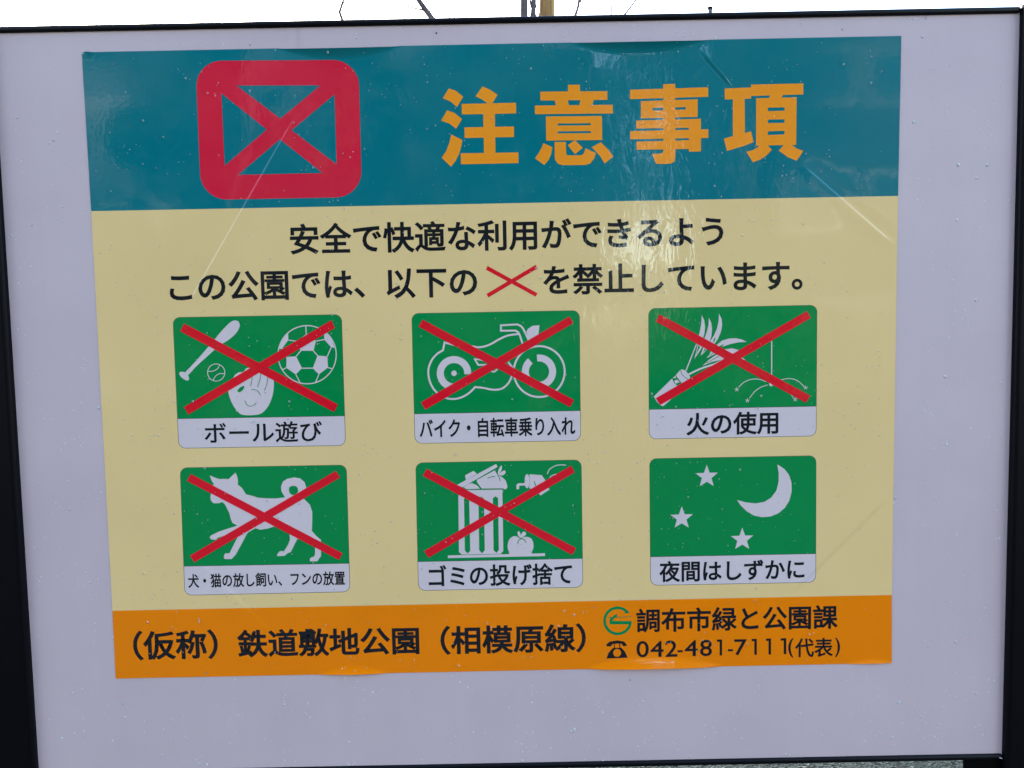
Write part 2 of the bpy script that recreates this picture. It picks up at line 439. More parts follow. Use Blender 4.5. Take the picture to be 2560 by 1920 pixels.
# title
FA = Frame(1080, 190, 4.6083); FB = Frame(1550, 190, 4.6083)
p = Print(FA, 1)
for q in ([(195, 145), (275, 172), (360, 240), (288, 360), (215, 295), (125, 258)], [(175, 397), (262, 428), (345, 497), (278, 608), (200, 548), (105, 517)],
          [(222, 675), (350, 740), (338, 810), (315, 890), (275, 975), (220, 1047), (112, 943), (165, 865), (202, 770)],
          [(582, 122), (675, 162), (755, 218), (697, 315), (637, 315), (575, 270), (503, 236)],
          [(342, 324), (967, 310), (970, 432), (345, 444)], [(375, 594), (943, 583), (944, 704), (378, 715)],
          [(332, 893), (995, 881), (997, 1004), (335, 1018)], [(590, 430), (723, 430), (732, 890), (600, 890)]): p.poly(q)
p.done('title_character', M['title'], po)
p = Print(FA, 1)
for q in ([(1567, 103), (1703, 103), (1705, 185), (1567, 185)], [(1248, 182), (2018, 176), (2020, 276), (1250, 284)],
          [(1408, 270), (1560, 270), (1580, 345), (1430, 345)], [(1715, 270), (1864, 268), (1845, 342), (1695, 342)],
          [(1185, 343), (2082, 333), (2083, 433), (1187, 441)],
          [(1283, 775), (1388, 822), (1372, 900), (1345, 965), (1293, 1027), (1187, 950), (1235, 880), (1265, 825)],
          [(1413, 762), (1540, 762), (1544, 885), (1550, 908), (1575, 917), (1725, 913), (1748, 895), (1770, 835), (1888, 890), (1862, 960), (1822, 1008), (1770, 1026), (1500, 1028), (1450, 1010), (1420, 970), (1413, 930)],
          [(1645, 740), (1735, 828), (1648, 902), (1565, 800)], [(1945, 765), (2030, 850), (2088, 928), (1988, 1010), (1935, 920), (1840, 822)]): p.poly(q)
p.poly([(1312, 468), (1957, 462), (1960, 738), (1316, 746)], [[(1447, 549), (1828, 545), (1829, 570), (1448, 573)], [(1447, 639), (1829, 635), (1829, 660), (1449, 663)]])
p.done('title_character', M['title'], po)
p = Print(FB, 1)
p.poly([(497, 95), (635, 93), (637, 940), (625, 985), (590, 1008), (550, 1013), (415, 1013), (370, 898), (465, 896), (490, 888), (497, 870)])
p.poly([(114, 160), (1013, 132), (1015, 240), (113, 268)])
p.poly([(240, 292), (893, 270), (893, 472), (240, 490)], [[(375, 369), (497, 367), (497, 399), (375, 400)], [(636, 364), (758, 358), (758, 388), (636, 392)]])
for q in ([(186, 515), (930, 494), (930, 594), (186, 607)], [(117, 636), (1017, 615), (1017, 714), (117, 731)],
          [(188, 758), (800, 740), (800, 841), (190, 851)], [(793, 498), (931, 494), (931, 870), (793, 873)]): p.poly(q)
p.done('title_character', M['title'], po)
p = Print(FB, 1)
for q in ([(1205, 146), (1508, 133), (1508, 262), (1207, 272)], [(1299, 262), (1434, 262), (1438, 700), (1299, 740)],
          [(1197, 722), (1438, 658), (1508, 638), (1537, 762), (1430, 805), (1230, 865)],
          [(1508, 101), (2110, 87), (2110, 213), (1508, 232)], [(1733, 222), (1879, 215), (1856, 256), (1712, 258)],
          [(1600, 800), (1700, 800), (1747, 850), (1685, 918), (1612, 965), (1528, 995), (1456, 875), (1530, 855), (1590, 818)],
          [(1885, 794), (1970, 790), (2035, 838), (2110, 862), (2035, 978), (1930, 935), (1828, 862)]): p.poly(q)
p.poly([(1567, 258), (2033, 247), (2027, 795), (1566, 803)], [[(1702, 366), (1893, 362), (1895, 402), (1702, 407)], [(1702, 504), (1893, 500), (1893, 541), (1702, 545)], [(1702, 638), (1893, 633), (1892, 675), (1702, 682)]])
p.done('title_character', M['title'], po)

# message
Print(ONE, 1).glyphs("安全で快適な利用ができるよう", (724.8, 1808, 588), .022).done('message_line', M['black'], po)
Print(ONE, 1).glyphs("この公園では、", (424, 912, 712.8 + .0), .022).done('message_line', M['black'], po)
Print(ONE, 1).glyphs("以下の", (965.8, 1193, 705.5), .022).done('message_line', M['black'], po)
Print(ONE, 1).glyphs("を禁止しています。", (1358, 2006, 694), .022).done('message_line', M['black'], po)
F6 = Frame(1200, 640, 3.95)
Print(F6, 1).poly([(75, 98), (568, 368), (550, 402), (57, 135)]).poly([(550, 87), (567, 124), (83, 410), (63, 375)]).done('red_cross', M['red'], po)

# pictogram cards ------------------------------------------------
CS = 2120 / 460.
def card(fr, quad, div, cap, cross, draw):
    c = at(fr.o[0] + 230, fr.o[1] + 180)
    pr = Print(fr, 1).poly(rquad(quad, 82)); root = pr.done('pictogram_card', M['edge'], po)
    q = inset(quad, 5)
    gq = [q[0], q[1], (q[1][0] + (q[2][0] - q[1][0]) * .77, div[1] - 3), (q[0][0] + (q[3][0] - q[0][0]) * .77, div[0] - 3)]
    wq = [(gq[3][0], div[0] + 3), (gq[2][0], div[1] + 3), q[2], q[3]]
    Print(fr, 2).poly(rquad(gq, 78, (1, 1, 0, 0))).done('picture_field', M['green'], root)
    Print(fr, 2).poly(rquad(wq, 78, (0, 0, 1, 1))).done('caption_field', M['white'], root)
    draw(fr, root)
    Print(fr, 4).glyphs(*cap).done('caption', M['black'], root)
    if cross:
        Print(fr, 8).poly(cross[0]).poly(cross[1]).done('red_cross', M['red'], root)
    return root
def W(fr): return Print(fr, 3.2)
def G(fr): return Print(fr, 6)

def d1(fr, root):
    p = W(fr)
    p.poly([(200, 745), (270, 670), (370, 560), (470, 443), (540, 362), (620, 265), (700, 182), (740, 153), (780, 143), (815, 158), (829, 195), (820, 235), (790, 285), (740, 335), (680, 380), (625, 415), (540, 480), (440, 570), (330, 670), (232, 772)], smooth=True)
    p.poly([(160, 735), (205, 742), (235, 775), (245, 815), (235, 832), (205, 830), (160, 800), (135, 765), (138, 740)], smooth=True)
    p.done('bat_drawing', M['white'], root)
    W(fr).ring((558, 743), 99, 8).stroke([(598, 655), (572, 700), (520, 727), (462, 728)], 8).stroke([(655, 758), (600, 755), (550, 785), (520, 838)], 8).done('baseball_drawing', M['white'], root)
    W(fr).poly([(695, 950), (720, 1050), (765, 1140), (820, 1208), (880, 1232), (1000, 1232), (1080, 1212), (1150, 1140), (1200, 1030), (1220, 920), (1216, 830), (1160, 765), (1080, 730), (1000, 695), (940, 690), (900, 697), (872, 733), (820, 742), (775, 770), (755, 803), (715, 870)], smooth=True).done('glove_drawing', M['white'], root)
    g_ = G(fr)
    for s_ in ([(970, 770), (970, 830), (953, 900)], [(1072, 755), (1060, 830), (1033, 908)], [(1153, 795), (1140, 880), (1113, 952)], [(963, 942), (1000, 940), (1040, 960), (1070, 1008)], [(888, 1067), (910, 1110), (945, 1130), (985, 1120), (1018, 1095)]): g_.stroke(s_, 7)
    g_.poly([(880, 892), (882, 920), (860, 950), (830, 970), (812, 968), (800, 952), (830, 915)]).done('glove_creases', M['green'], root)
    p = W(fr).ring((1605, 538), 335, 12)
    for q in ([(1707, 378), (1678, 492), (1530, 492), (1480, 385), (1592, 305)], [(1368, 563), (1478, 557), (1545, 693), (1475, 765), (1365, 688)], [(1725, 548), (1837, 558), (1845, 685), (1740, 765), (1670, 693)],
              [(1385, 287), (1388, 368), (1320, 462), (1276, 468), (1298, 395), (1340, 328)], [(1800, 278), (1835, 298), (1885, 360), (1922, 460), (1880, 450), (1803, 365)]): p.poly(q)
    for a, b in (((1590, 203), (1595, 308)), ((1388, 370), (1482, 382)), ((1705, 381), (1805, 363)), ((1480, 556), (1532, 492)), ((1676, 492), (1727, 550)), ((1837, 558), (1883, 452)), ((1845, 685), (1898, 702)), ((1365, 688), (1318, 712)),
                 ((1475, 765), (1523, 858)), ((1740, 765), (1703, 855)), ((1543, 693), (1672, 693)), ((1320, 462), (1368, 565)), ((1597, 305), (1800, 290)), ((1270, 470), (1320, 462))): p.stroke([a, b], 11)
    p.done('football_drawing', M['white'], root)
def d2(fr, root):
    p = W(fr)
    p.stroke([(620, 475), (560, 468), (468, 443), (450, 532)], 21, smooth=False)
    p.stroke([(455, 530), (385, 573), (325, 640), (288, 725), (281, 800), (295, 880), (330, 960), (385, 1025), (450, 1068), (530, 1092), (610, 1090), (690, 1063), (765, 1013), (826, 950)], 21)
    p.stroke([(818, 956), (920, 967), (1000, 984), (1070, 987), (1140, 968), (1200, 915), (1235, 850), (1255, 780), (1250, 735), (1200, 668)], 21)
    p.stroke([(620, 475), (780, 487), (850, 498), (920, 490), (1000, 462), (1100, 405), (1200, 362), (1330, 345)], 21)
    p.stroke([(1440, 425), (1400, 340), (1372, 283), (1345, 252), (1305, 235), (1117, 246), (1117, 308), (1285, 306), (1315, 325), (1335, 360), (1370, 470)], 21, smooth=False)
    p.poly([(1560, 243), (1548, 360), (1440, 420), (1410, 320), (1430, 285), (1480, 252)])
    p.ring((1558, 778), 293, 22)
    p.ring((1555, 778), 157, 80, -98, 231); p.ring((577, 798), 158, 80, 60, 364); p.disc((577, 798), 31)
    p.stroke([(812, 628), (856, 702), (980, 698)], 19, smooth=False); p.stroke([(805, 630), (860, 640), (930, 655)], 15)
    p.stroke([(1008, 772), (1040, 780), (1075, 750)], 18)
    p.done('motorcycle_drawing', M['white'], root)
def starpts(c, k=1): return [(c[0] + x * k, c[1] + y * k) for x, y in ((0, -133), (32, -42), (127, -42), (54, 20), (80, 112), (0, 63), (-81, 112), (-56, 20), (-131, -35), (-33, -39))]
def d3(fr, root):
    p = W(fr)
    p.poly([(710, 172), (738, 235), (748, 310), (742, 380), (722, 450), (672, 430), (695, 330), (706, 250)])
    p.poly([(792, 205), (820, 265), (828, 340), (820, 420), (800, 490), (738, 450), (768, 370), (788, 290)])
    p.poly([(908, 155), (938, 220), (945, 290), (930, 370), (895, 450), (855, 510), (805, 480), (850, 410), (885, 330), (903, 250)])
    p.poly([(880, 520), (940, 470), (1020, 444), (1100, 440), (1170, 455), (1228, 482), (1130, 487), (1040, 507), (925, 545)])
    p.poly([(975, 567), (1060, 557), (1145, 578), (1150, 640), (1060, 640)])
    p.poly([(1160, 650), (1210, 688), (1170, 690)])
    p.stroke([(655, 495), (525, 822)], 13)
    p.poly([(662, 505), (722, 530), (680, 600), (623, 680), (648, 590)])
    p.poly([(728, 540), (772, 560), (740, 605), (697, 640)])
    p.poly([(820, 580), (880, 610), (830, 638), (765, 672), (800, 625)])
    p.poly([(880, 628), (972, 672), (940, 688), (820, 715), (720, 757), (790, 690)])
    p.stroke([(560, 856), (700, 790), (860, 735), (960, 690)], 20)
    p.poly([(465, 803), (490, 800), (515, 812), (555, 850), (580, 895), (560, 915), (480, 958), (410, 868)])
    p.poly([(408, 872), (412, 900), (375, 900)]); p.poly([(390, 930), (425, 917), (456, 945), (408, 965)])
    p.poly([(368, 905), (390, 955), (432, 990), (350, 1150), (268, 1222), (235, 1213), (190, 1165), (157, 1112)])
    p.done('firework_drawing', M['white'], root)
    G(fr).stroke([(466, 805), (485, 860), (550, 914)], 7).done('tube_crease', M['green'], root)
    G(fr).poly([(868, 425), (860, 465), (838, 495), (848, 450)]).poly([(672, 520), (690, 540), (645, 630), (660, 570)]).poly([(745, 560), (757, 572), (720, 612)]).poly([(968, 505), (935, 545), (905, 535)]).stroke([(905, 648), (830, 690), (760, 728)], 7).stroke([(845, 605), (800, 645)], 7).done('flame_slits', M['green'], root)
    p = W(fr).stroke([(1515, 470), (1515, 880)], 12).disc((1510, 968), 25)
    for s_ in ([(1135, 1005), (1200, 945), (1290, 912), (1380, 915), (1448, 942)], [(1260, 1130), (1320, 1055), (1390, 1005), (1468, 978)], [(1600, 925), (1700, 905), (1780, 915), (1840, 950), (1892, 1000)], [(1700, 1040), (1740, 1090), (1765, 1128)]): p.stroke(s_, 8)
    for c in ((1113, 1030), (1237, 1157), (1905, 1010), (1785, 1143)):
        for k in range(5):
            a = R(-90 + 72 * k); p.stroke([c, (c[0] + 25 * math.cos(a), c[1] + 25 * math.sin(a))], 7)
    p.done('sparkler_drawing', M['white'], root)
def d4(fr, root):
    W(fr).poly([(437, 222), (490, 245), (550, 265), (600, 262), (655, 265), (735, 190), (757, 245), (763, 300), (758, 325), (810, 370), (855, 440), (930, 458), (990, 478), (1100, 487), (1200, 488), (1305, 475), (1265, 410), (1258, 350), (1280, 295), (1330, 262), (1410, 245),
        (1480, 258), (1530, 300), (1550, 370), (1535, 430), (1490, 475), (1525, 495), (1590, 560), (1617, 640), (1617, 760), (1612, 860), (1665, 920), (1717, 965), (1722, 1020), (1718, 1150), (1675, 1212), (1592, 1212), (1592, 1180), (1610, 1165), (1640, 1155), (1650, 1130),
        (1650, 1050), (1590, 975), (1445, 955), (1370, 1105), (1330, 1120), (1300, 1148), (1215, 1152), (1213, 1130), (1245, 1095), (1295, 1093), (1340, 1020), (1362, 960), (1355, 890), (1180, 810), (1100, 835), (1020, 848), (965, 830), (875, 880), (740, 1130), (690, 1185), (610, 1185),
        (597, 1160), (615, 1122), (665, 1118), (755, 940), (760, 890), (600, 918), (525, 942), (512, 963), (460, 962), (437, 940), (450, 915), (540, 870), (755, 800), (700, 770), (678, 720), (665, 660), (640, 610), (615, 560), (583, 528), (540, 543), (480, 543), (450, 510),
        (445, 470), (455, 420), (465, 338), (487, 325), (460, 285)],
        [[(1385, 342), (1430, 345), (1452, 370), (1455, 410), (1430, 440), (1395, 452), (1360, 430), (1347, 390), (1355, 355)]]).done('dog_drawing', M['white'], root)
def d5(fr, root):
    p = W(fr)
    p.poly([(580, 440), (1087, 432), (1098, 1138), (1068, 1172), (620, 1180), (588, 1150)], [[(645, 535), (675, 515), (705, 535), (718, 1135), (690, 1168), (655, 1135)], [(812, 532), (843, 512), (875, 535), (885, 1132), (853, 1165), (820, 1130)], [(977, 532), (1008, 508), (1038, 530), (1047, 1128), (1018, 1162), (985, 1128)]])
    p.poly([(1015, 137), (1033, 170), (630, 405), (565, 378)]); p.poly([(755, 217), (795, 250), (668, 322), (658, 268)])
    p.poly([(1000, 210), (1030, 265), (1080, 285), (1125, 325), (1147, 400), (1130, 427), (1102, 427), (1100, 417), (850, 420), (795, 345), (795, 320)])
    p.poly([(1075, 155), (1082, 190), (1062, 235), (1035, 262), (1045, 200)], smooth=True); p.poly([(1115, 212), (1125, 237), (1095, 265), (1045, 265), (1080, 225)], smooth=True)
    p.poly([(640, 405), (690, 372), (735, 357), (790, 380), (830, 420), (680, 428)])
    p.poly([(460, 1190), (1577, 1165), (1577, 1197), (460, 1220)])
    p.done('litter_bin_drawing', M['white'], root)
    W(fr).poly([(1148, 1080), (1165, 1010), (1210, 972), (1250, 970), (1298, 997), (1340, 978), (1390, 980), (1430, 1010), (1447, 1080), (1430, 1140), (1395, 1175), (1190, 1178), (1160, 1140)], smooth=True).poly([(1278, 910), (1295, 940), (1298, 988), (1268, 958), (1262, 925)], smooth=True).poly([(1335, 915), (1360, 935), (1350, 960), (1302, 988), (1305, 945)], smooth=True).done('rubbish_bag_drawing', M['white'], root)
    p = W(fr).poly([(1250, 427), (1250, 380), (1268, 360), (1350, 358), (1350, 383), (1283, 386), (1278, 427)]).disc((1372, 335), 29, 81)
    p.poly([(1398, 255), (1540, 265), (1600, 350), (1480, 440), (1395, 415), (1404, 335)]); p.poly([(1600, 395), (1632, 430), (1527, 500), (1500, 468)])
    p.stroke([(1605, 253), (1630, 200), (1690, 162), (1750, 147), (1820, 150)], 10).stroke([(1632, 292), (1660, 270), (1710, 252)], 10).done('thrown_can_drawing', M['white'], root)
    G(fr).stroke([(915, 302), (960, 285), (1003, 282)], 9).stroke([(1036, 272), (1055, 300), (1060, 332)], 9).done('bin_bag_creases', M['green'], root)
    G(fr).stroke([(1455, 335), (1470, 390)], 9).done('can_crease', M['green'], root)
    G(fr).stroke([(1265, 1055), (1272, 1020), (1300, 1000), (1335, 1005), (1362, 1045)], 9).done('rubbish_bag_crease', M['green'], root)
def d6(fr, root):
    for dx, dy in ((0, 0), (-288, 478), (408, 723)): W(fr).poly(starpts((768 + dx, 325 + dy))).done('star_drawing', M['white'], root)
    W(fr).poly([(1580, 188), (1660, 240), (1715, 310), (1743, 400), (1745, 500), (1718, 605), (1665, 690), (1590, 752), (1500, 788), (1400, 795), (1310, 777), (1220, 722), (1155, 655), (1118, 598), (1220, 625), (1330, 637), (1430, 620), (1510, 570), (1570, 490), (1595, 390), (1597, 290)]).done('moon_drawing', M['white'], root)

card(Frame(420, 770, CS), [(56, 107), (2003, 73), (2050, 1585), (125, 1618)], (1275, 1242), ("ボール遊び", (422, 1778, 1430), .014, .38, .93),
     ([(190, 178), (1960, 1110), (1917, 1198), (143, 268)], [(1885, 140), (1925, 230), (240, 1225), (187, 1140)]), d1)['label'] = 'card banning ball games: bat, glove, baseball and football under a red cross'
card(Frame(1010, 760, CS), [(87, 107), (2023, 73), (2037, 1575), (125, 1608)], (1265, 1228), ("バイク・自転車乗り入れ", (180, 1972, 1420), .022, .38, 1.40),
     ([(215, 178), (1958, 1105), (1912, 1187), (170, 262)], [(1905, 143), (1950, 220), (247, 1217), (197, 1130)]), d2)['label'] = 'card banning motorcycles and bicycles: motorcycle under a red cross'
card(Frame(1600, 750, CS), [(95, 95), (2040, 57), (2030, 1568), (103, 1603)], (1260, 1223), ("火の使用", (533, 1592, 1420), .022),
     ([(225, 165), (1957, 1100), (1910, 1183), (180, 248)], [(1920, 127), (1965, 207), (232, 1210), (180, 1130)]), d3)['label'] = 'card banning fire: firework and sparkler under a red cross'
card(Frame(430, 1140, CS), [(93, 133), (2013, 100), (2055, 1565), (148, 1605)], (1268, 1235), ("犬・猫の放し飼い、フンの放置", (187, 1995, 1421), .02, .38, 1.32),
     ([(220, 205), (1967, 1118), (1927, 1195), (175, 285)], [(1890, 170), (1940, 245), (262, 1222), (210, 1145)]), d4)['label'] = 'card banning loose dogs and cats: white dog under a red cross'
card(Frame(1020, 1130, CS), [(87, 122), (1998, 87), (2017, 1558), (118, 1597)], (1262, 1225), ("ゴミの投げ捨て", (238, 1890, 1416), .022, .38, 1.08),
     ([(218, 192), (1935, 1105), (1892, 1183), (170, 272)], [(1880, 155), (1920, 233), (237, 1217), (187, 1138)]), d5)['label'] = 'card banning littering: litter bin and thrown can under a red cross'
card(Frame(1600, 1120, CS), [(107, 120), (2030, 85), (2025, 1548), (118, 1583)], (1252, 1216), ("夜間はしずかに", (220, 1893, 1408), .022, .38, 1.05), None, d6)['label'] = 'card asking for quiet at night: white moon and three stars, no cross'

# footer
F7 = Frame(270, 1500, 3.456)
for tx, a, b, y in (("（仮称）", 218, 950, 386), ("鉄道敷地公園", 1120, 2690, 362), ("（相模原線）", 2873, 4128, 336)):
    Print(F7, 1).glyphs(tx, (a, b, y), .025, .38, .95).done('park_name', M['black'], po)
F8 = Frame(1560, 1500, 6.144); F9 = Frame(1480, 1480, 2.836)
def f9(x): return (1480 + x / 2.836 - 1560) * 6.144
def f9y(y): return (1480 + y / 2.836 - 1500) * 6.144
Print(F8, 1).glyphs("調布市緑と公園課", (187, f9(1740), 285), .022).done('office_name', M['black'], po)
p = Print(F8, 1)
sl_ = -.0197
for ch, a, b in (('0', 190, 380), ('4', 402, 607), ('2', 630, 818), ('4', 928, 1133), ('8', 1165, 1350), ('7', 1690, 1885)):
    yy = 752 + sl_ * ((a + b) / 2 - 285); hh = 126 if ch in '028' else 122
    p.glyphs(ch, (a, b, yy - hh, yy + hh), .010)
for a, b in ((820, 900), (1593, 1672)): yy = 784 + sl_ * (a - 800); p.poly([(a, yy - 15), (b, yy - 17), (b, yy + 15), (a, yy + 17)])
for a, b in ((1425, 1505), (1958, 2038), (f9(1232), f9(1268)), (f9(1337), f9(1376))):
    yy = 750 + sl_ * ((a + b) / 2 - 285); t_, bt = yy - 124, yy + 122
    p.poly([(a, t_ + 2), (b, t_), (b, bt), (b - 38, bt), (b - 38, t_ + 36), (a, t_ + 38)])
y3 = f9y(395)
p.glyphs("(", (f9(1390), f9(1427), y3 - 148, y3 + 148), .012).glyphs("代表", (f9(1440), f9(1705), y3 - 6), .018, .38, 1.08)
p.glyphs(")", (f9(1722), f9(1757), y3 - 158, y3 + 138), .012)
p.done('telephone_number', M['black'], po)
Print(F9, 1).ring((181, 203), 92, 20, 8, 322, 60).poly([(283, 204), (273, 228), (125, 228), (125, 192), (150, 168), (178, 152), (178, 172), (160, 182), (145, 204)]).poly([(118, 177), (278, 171), (278, 176), (118, 182)]).poly([(240, 127), (268, 150), (230, 150)]).done('city_office_emblem', M['logo'], po)
p = Print(F9, 1).poly([(102, 384), (102, 370), (125, 350), (178, 342), (228, 350), (250, 378), (222, 384), (208, 364), (148, 366), (134, 384)])
circ = [(178 + 28 * math.cos(i * math.pi / 12), 430 + 28 * math.sin(i * math.pi / 12)) for i in range(24)]
p.poly([(148, 395), (207, 393), (236, 425), (252, 465), (102, 470), (118, 428)], [circ]).poly([(155, 360), (162, 360), (162, 400), (155, 400)]).poly([(193, 360), (200, 360), (200, 400), (193, 400)]).done('telephone_symbol', M['black'], po)

# ================================================================ rain drops on panel and poster
def water(k):  # white mixed in stands for bright glints, more of it on the panel
    m = bpy.data.materials.new('water_bead_painted_glint'); m.use_nodes = True; t = m.node_tree; t.nodes.clear()
    tr = t.nodes.new('ShaderNodeBsdfTransparent'); tr.inputs[0].default_value = (.96, .96, .97, 1)
    gl = t.nodes.new('ShaderNodeBsdfGlossy'); gl.inputs['Roughness'].default_value = .05
    fr = t.nodes.new('ShaderNodeFresnel'); fr.inputs[0].default_value = 1.33
    mx = t.nodes.new('ShaderNodeMixShader'); o = t.nodes.new('ShaderNodeOutputMaterial')
    df = t.nodes.new('ShaderNodeBsdfDiffuse'); df.inputs[0].default_value = (.97, .97, .98, 1)
    tl = t.nodes.new('ShaderNodeBsdfTranslucent'); tl.inputs[0].default_value = (.97, .97, .98, 1)
    m1 = t.nodes.new('ShaderNodeMixShader'); m1.inputs[0].default_value = .45; t.links.new(df.outputs[0], m1.inputs[1]); t.links.new(tl.outputs[0], m1.inputs[2])
    m2 = t.nodes.new('ShaderNodeMixShader'); m2.inputs[0].default_value = k; t.links.new(tr.outputs[0], m2.inputs[1]); t.links.new(m1.outputs[0], m2.inputs[2])
    t.links.new(fr.outputs[0], mx.inputs[0]); t.links.new(m2.outputs[0], mx.inputs[1]); t.links.new(gl.outputs[0], mx.inputs[2]); t.links.new(mx.outputs[0], o.inputs[0])
    return m
WATER = (water(.75), water(.36))
BV, BF = ([], []), ([], [])
def bead(x, z, r, y0, vs, fs):
    b = len(vs); n = 9; st = 1 + random.random() * .35
    for k, (rr, hh) in enumerate(((1, 0), (.85, .22), (.5, .38))):
        for i in range(n):
            a = 2 * math.pi * i / n; vs.append((x + r * rr * math.cos(a), y0 - r * hh, z + r * rr * math.sin(a) * (st if math.sin(a) > 0 else 1)))
    vs.append((x, y0 - r * .42, z))
    for k in range(2):
        for i in range(n): j = (i + 1) % n; fs.append((b + k * n + i, b + k * n + j, b + (k + 1) * n + j, b + (k + 1) * n + i))
    for i in range(n): fs.append((b + 2 * n + i, b + 2 * n + (i + 1) % n, b + 3 * n))
def add_bead(x, z, r):
    on = -.54 < x < .53 and BZ - .43 < z < BZ + .43
    bead(x, z, r * (.82 if on else 1), -(SHEET + .0007 if on else 0) - lift(x, z) * on, BV[on], BF[on])
for cl in range(900):
    x = random.uniform(XL + .01, XR - .01); z = random.uniform(zbot_t, ztop_b)
    for k in range(random.choice((1, 1, 1, 2, 3, 5))):
        r = min(.0021, .0005 + random.expovariate(2900))
        add_bead(x + random.gauss(0, .012) * (k > 0), z + random.gauss(0, .012) * (k > 0), r)
for (x, y, r) in ((2248, 1756, .0030), (2440, 1735, .0024), (2346, 1812, .0022), (1832, 1783, .0021), (2000, 1784, .0021), (711, 1762, .0024), (156, 1845, .0024), (282, 1853, .0024), (711, 1902, .0022), (2395, 412, .0028), (2468, 413, .0026), (2441, 445, .0026), (2392, 550, .0027),
                  (2306, 92, .0024), (80, 562, .0024), (668, 1252, .0022), (1207, 605, .0020), (1894, 1021, .0022), (1313, 1200, .0018), (2014, 385, .0016)):
    p = at(x, y); add_bead(p.x, p.z, r * .8)
rd = link('raindrops', mesh(BV[0], BF[0]), WATER[0], None, True); tag(rd, 'rain beads with painted-in pale glints scattered over the pale panel around the poster', 'raindrops', kind='stuff')
rd = link('raindrops', mesh(BV[1], BF[1]), WATER[1], None, True); tag(rd, 'rain beads with painted-in pale glints scattered over the printed poster', 'raindrops', kind='stuff')

# ================================================================ bare trees behind the board
def bark(name, c0, c1, sc=14, stretch=.12):
    m = mat(name, c0, .8); t = m.node_tree; b = t.nodes['Principled BSDF']
    geo = t.nodes.new('ShaderNodeNewGeometry'); mp = N(t, 'ShaderNodeMapping'); mp.inputs['Scale'].default_value = (sc, sc, sc * stretch)
    t.links.new(geo.outputs['Position'], mp.inputs['Vector'])
    n = N(t, 'ShaderNodeTexNoise', Scale=1.0, Detail=5.0, Roughness=.7); t.links.new(mp.outputs[0], n.inputs['Vector'])
    cr = t.nodes.new('ShaderNodeValToRGB'); t.links.new(n.outputs[0], cr.inputs[0])
    cr.color_ramp.elements[0].position = .4; cr.color_ramp.elements[0].color = (*c0[:3], 1); cr.color_ramp.elements[1].position = .62; cr.color_ramp.elements[1].color = (*c1[:3], 1)
    t.links.new(cr.outputs[0], b.inputs['Base Color'])
    bp = N(t, 'ShaderNodeBump'); bp.inputs['Strength'].default_value = .8; bp.inputs['Distance'].default_value = .01
    t.links.new(n.outputs[0], bp.inputs['Height']); t.links.new(bp.outputs[0], b.inputs['Normal'])
    return m
M['bark'] = bark('brown_bark', (.055, .040, .042), (.12, .095, .09))
M['peel'] = bark('peeling_bark', (.16, .045, .02), (.36, .22, .055), 22, .06)
TY = 4.6
def grow(bm, p, d, r, n, depth, bx=.9):
    pts = [p]; rr = [r]; q = Vector(p); dd = Vector(d).normalized()
    for i in range(n):
        dd = (dd + Vector((random.gauss(0, .10), random.gauss(0, .10), random.gauss(.05, .05)))).normalized()
        q = q + dd * .22; pts.append(q.copy()); rr.append(max(.0018, r * (1 - .8 * (i + 1) / n)))
        if depth and i > 0 and random.random() < bx:
            s = Vector((random.uniform(-1, 1), random.uniform(-1, 1), random.uniform(.2, .9))).normalized()
            grow(bm, q.copy(), (dd * .7 + s), rr[-1] * .55, max(3, n - 3), depth - 1, bx)
    tube(bm, pts, rr, 6)
def P(x, y, Y=TY): return at(x, y, Y)
def tree(label, trunks, limbs, twigs, mt, crown):
    base = trunks[0][0][0]; b0 = P(*base); b0.z = 0
    t = empty('bare_tree', b0); tag(t, label, 'tree')
    for pts, rad in trunks:
        q = [P(*p_) for p_ in pts]; lo = Vector((q[0].x + (q[0].x - q[1].x) * .0, q[0].y, -.1))
        n = 14; allp = [lo] + q; bm = bmesh.new(); rs = [rad * 1.35] + [rad] * (len(q) - 1) + [rad * .85]
        path, rr = [], []
        for i in range(len(allp) - 1):
            for k in range(6):
                f = k / 6; v = allp[i].lerp(allp[i + 1], f) + Vector((random.gauss(0, .002), random.gauss(0, .002), 0)); path.append(v); rr.append(rs[i] * (1 - f) + rs[i + 1] * f * random.uniform(.96, 1.06))
        path.append(allp[-1]); rr.append(rs[-1]); tube(bm, path, rr, n)
        bm_obj('trunk', bm, mt, t, True)
    bm = bmesh.new()
    for pts, r0, r1 in limbs:
        r0 = r0 * 1.4 + .0014; r1 = r1 * 1.4 + .0012
        q = [P(*p_) for p_ in pts]; tube(bm, q, [r0 + (r1 - r0) * i / (len(q) - 1) for i in range(len(q))], 7)
        d = (q[-1] - q[-2]); grow(bm, q[-1], d, r1, 6, 1, .5) if r1 > .008 else None
    for pts in crown:
        q = P(*pts[0]); grow(bm, q, pts[1], pts[2], 9, 2, .7)
    bm_obj('branch', bm, M['bark'], t, True)
    return t
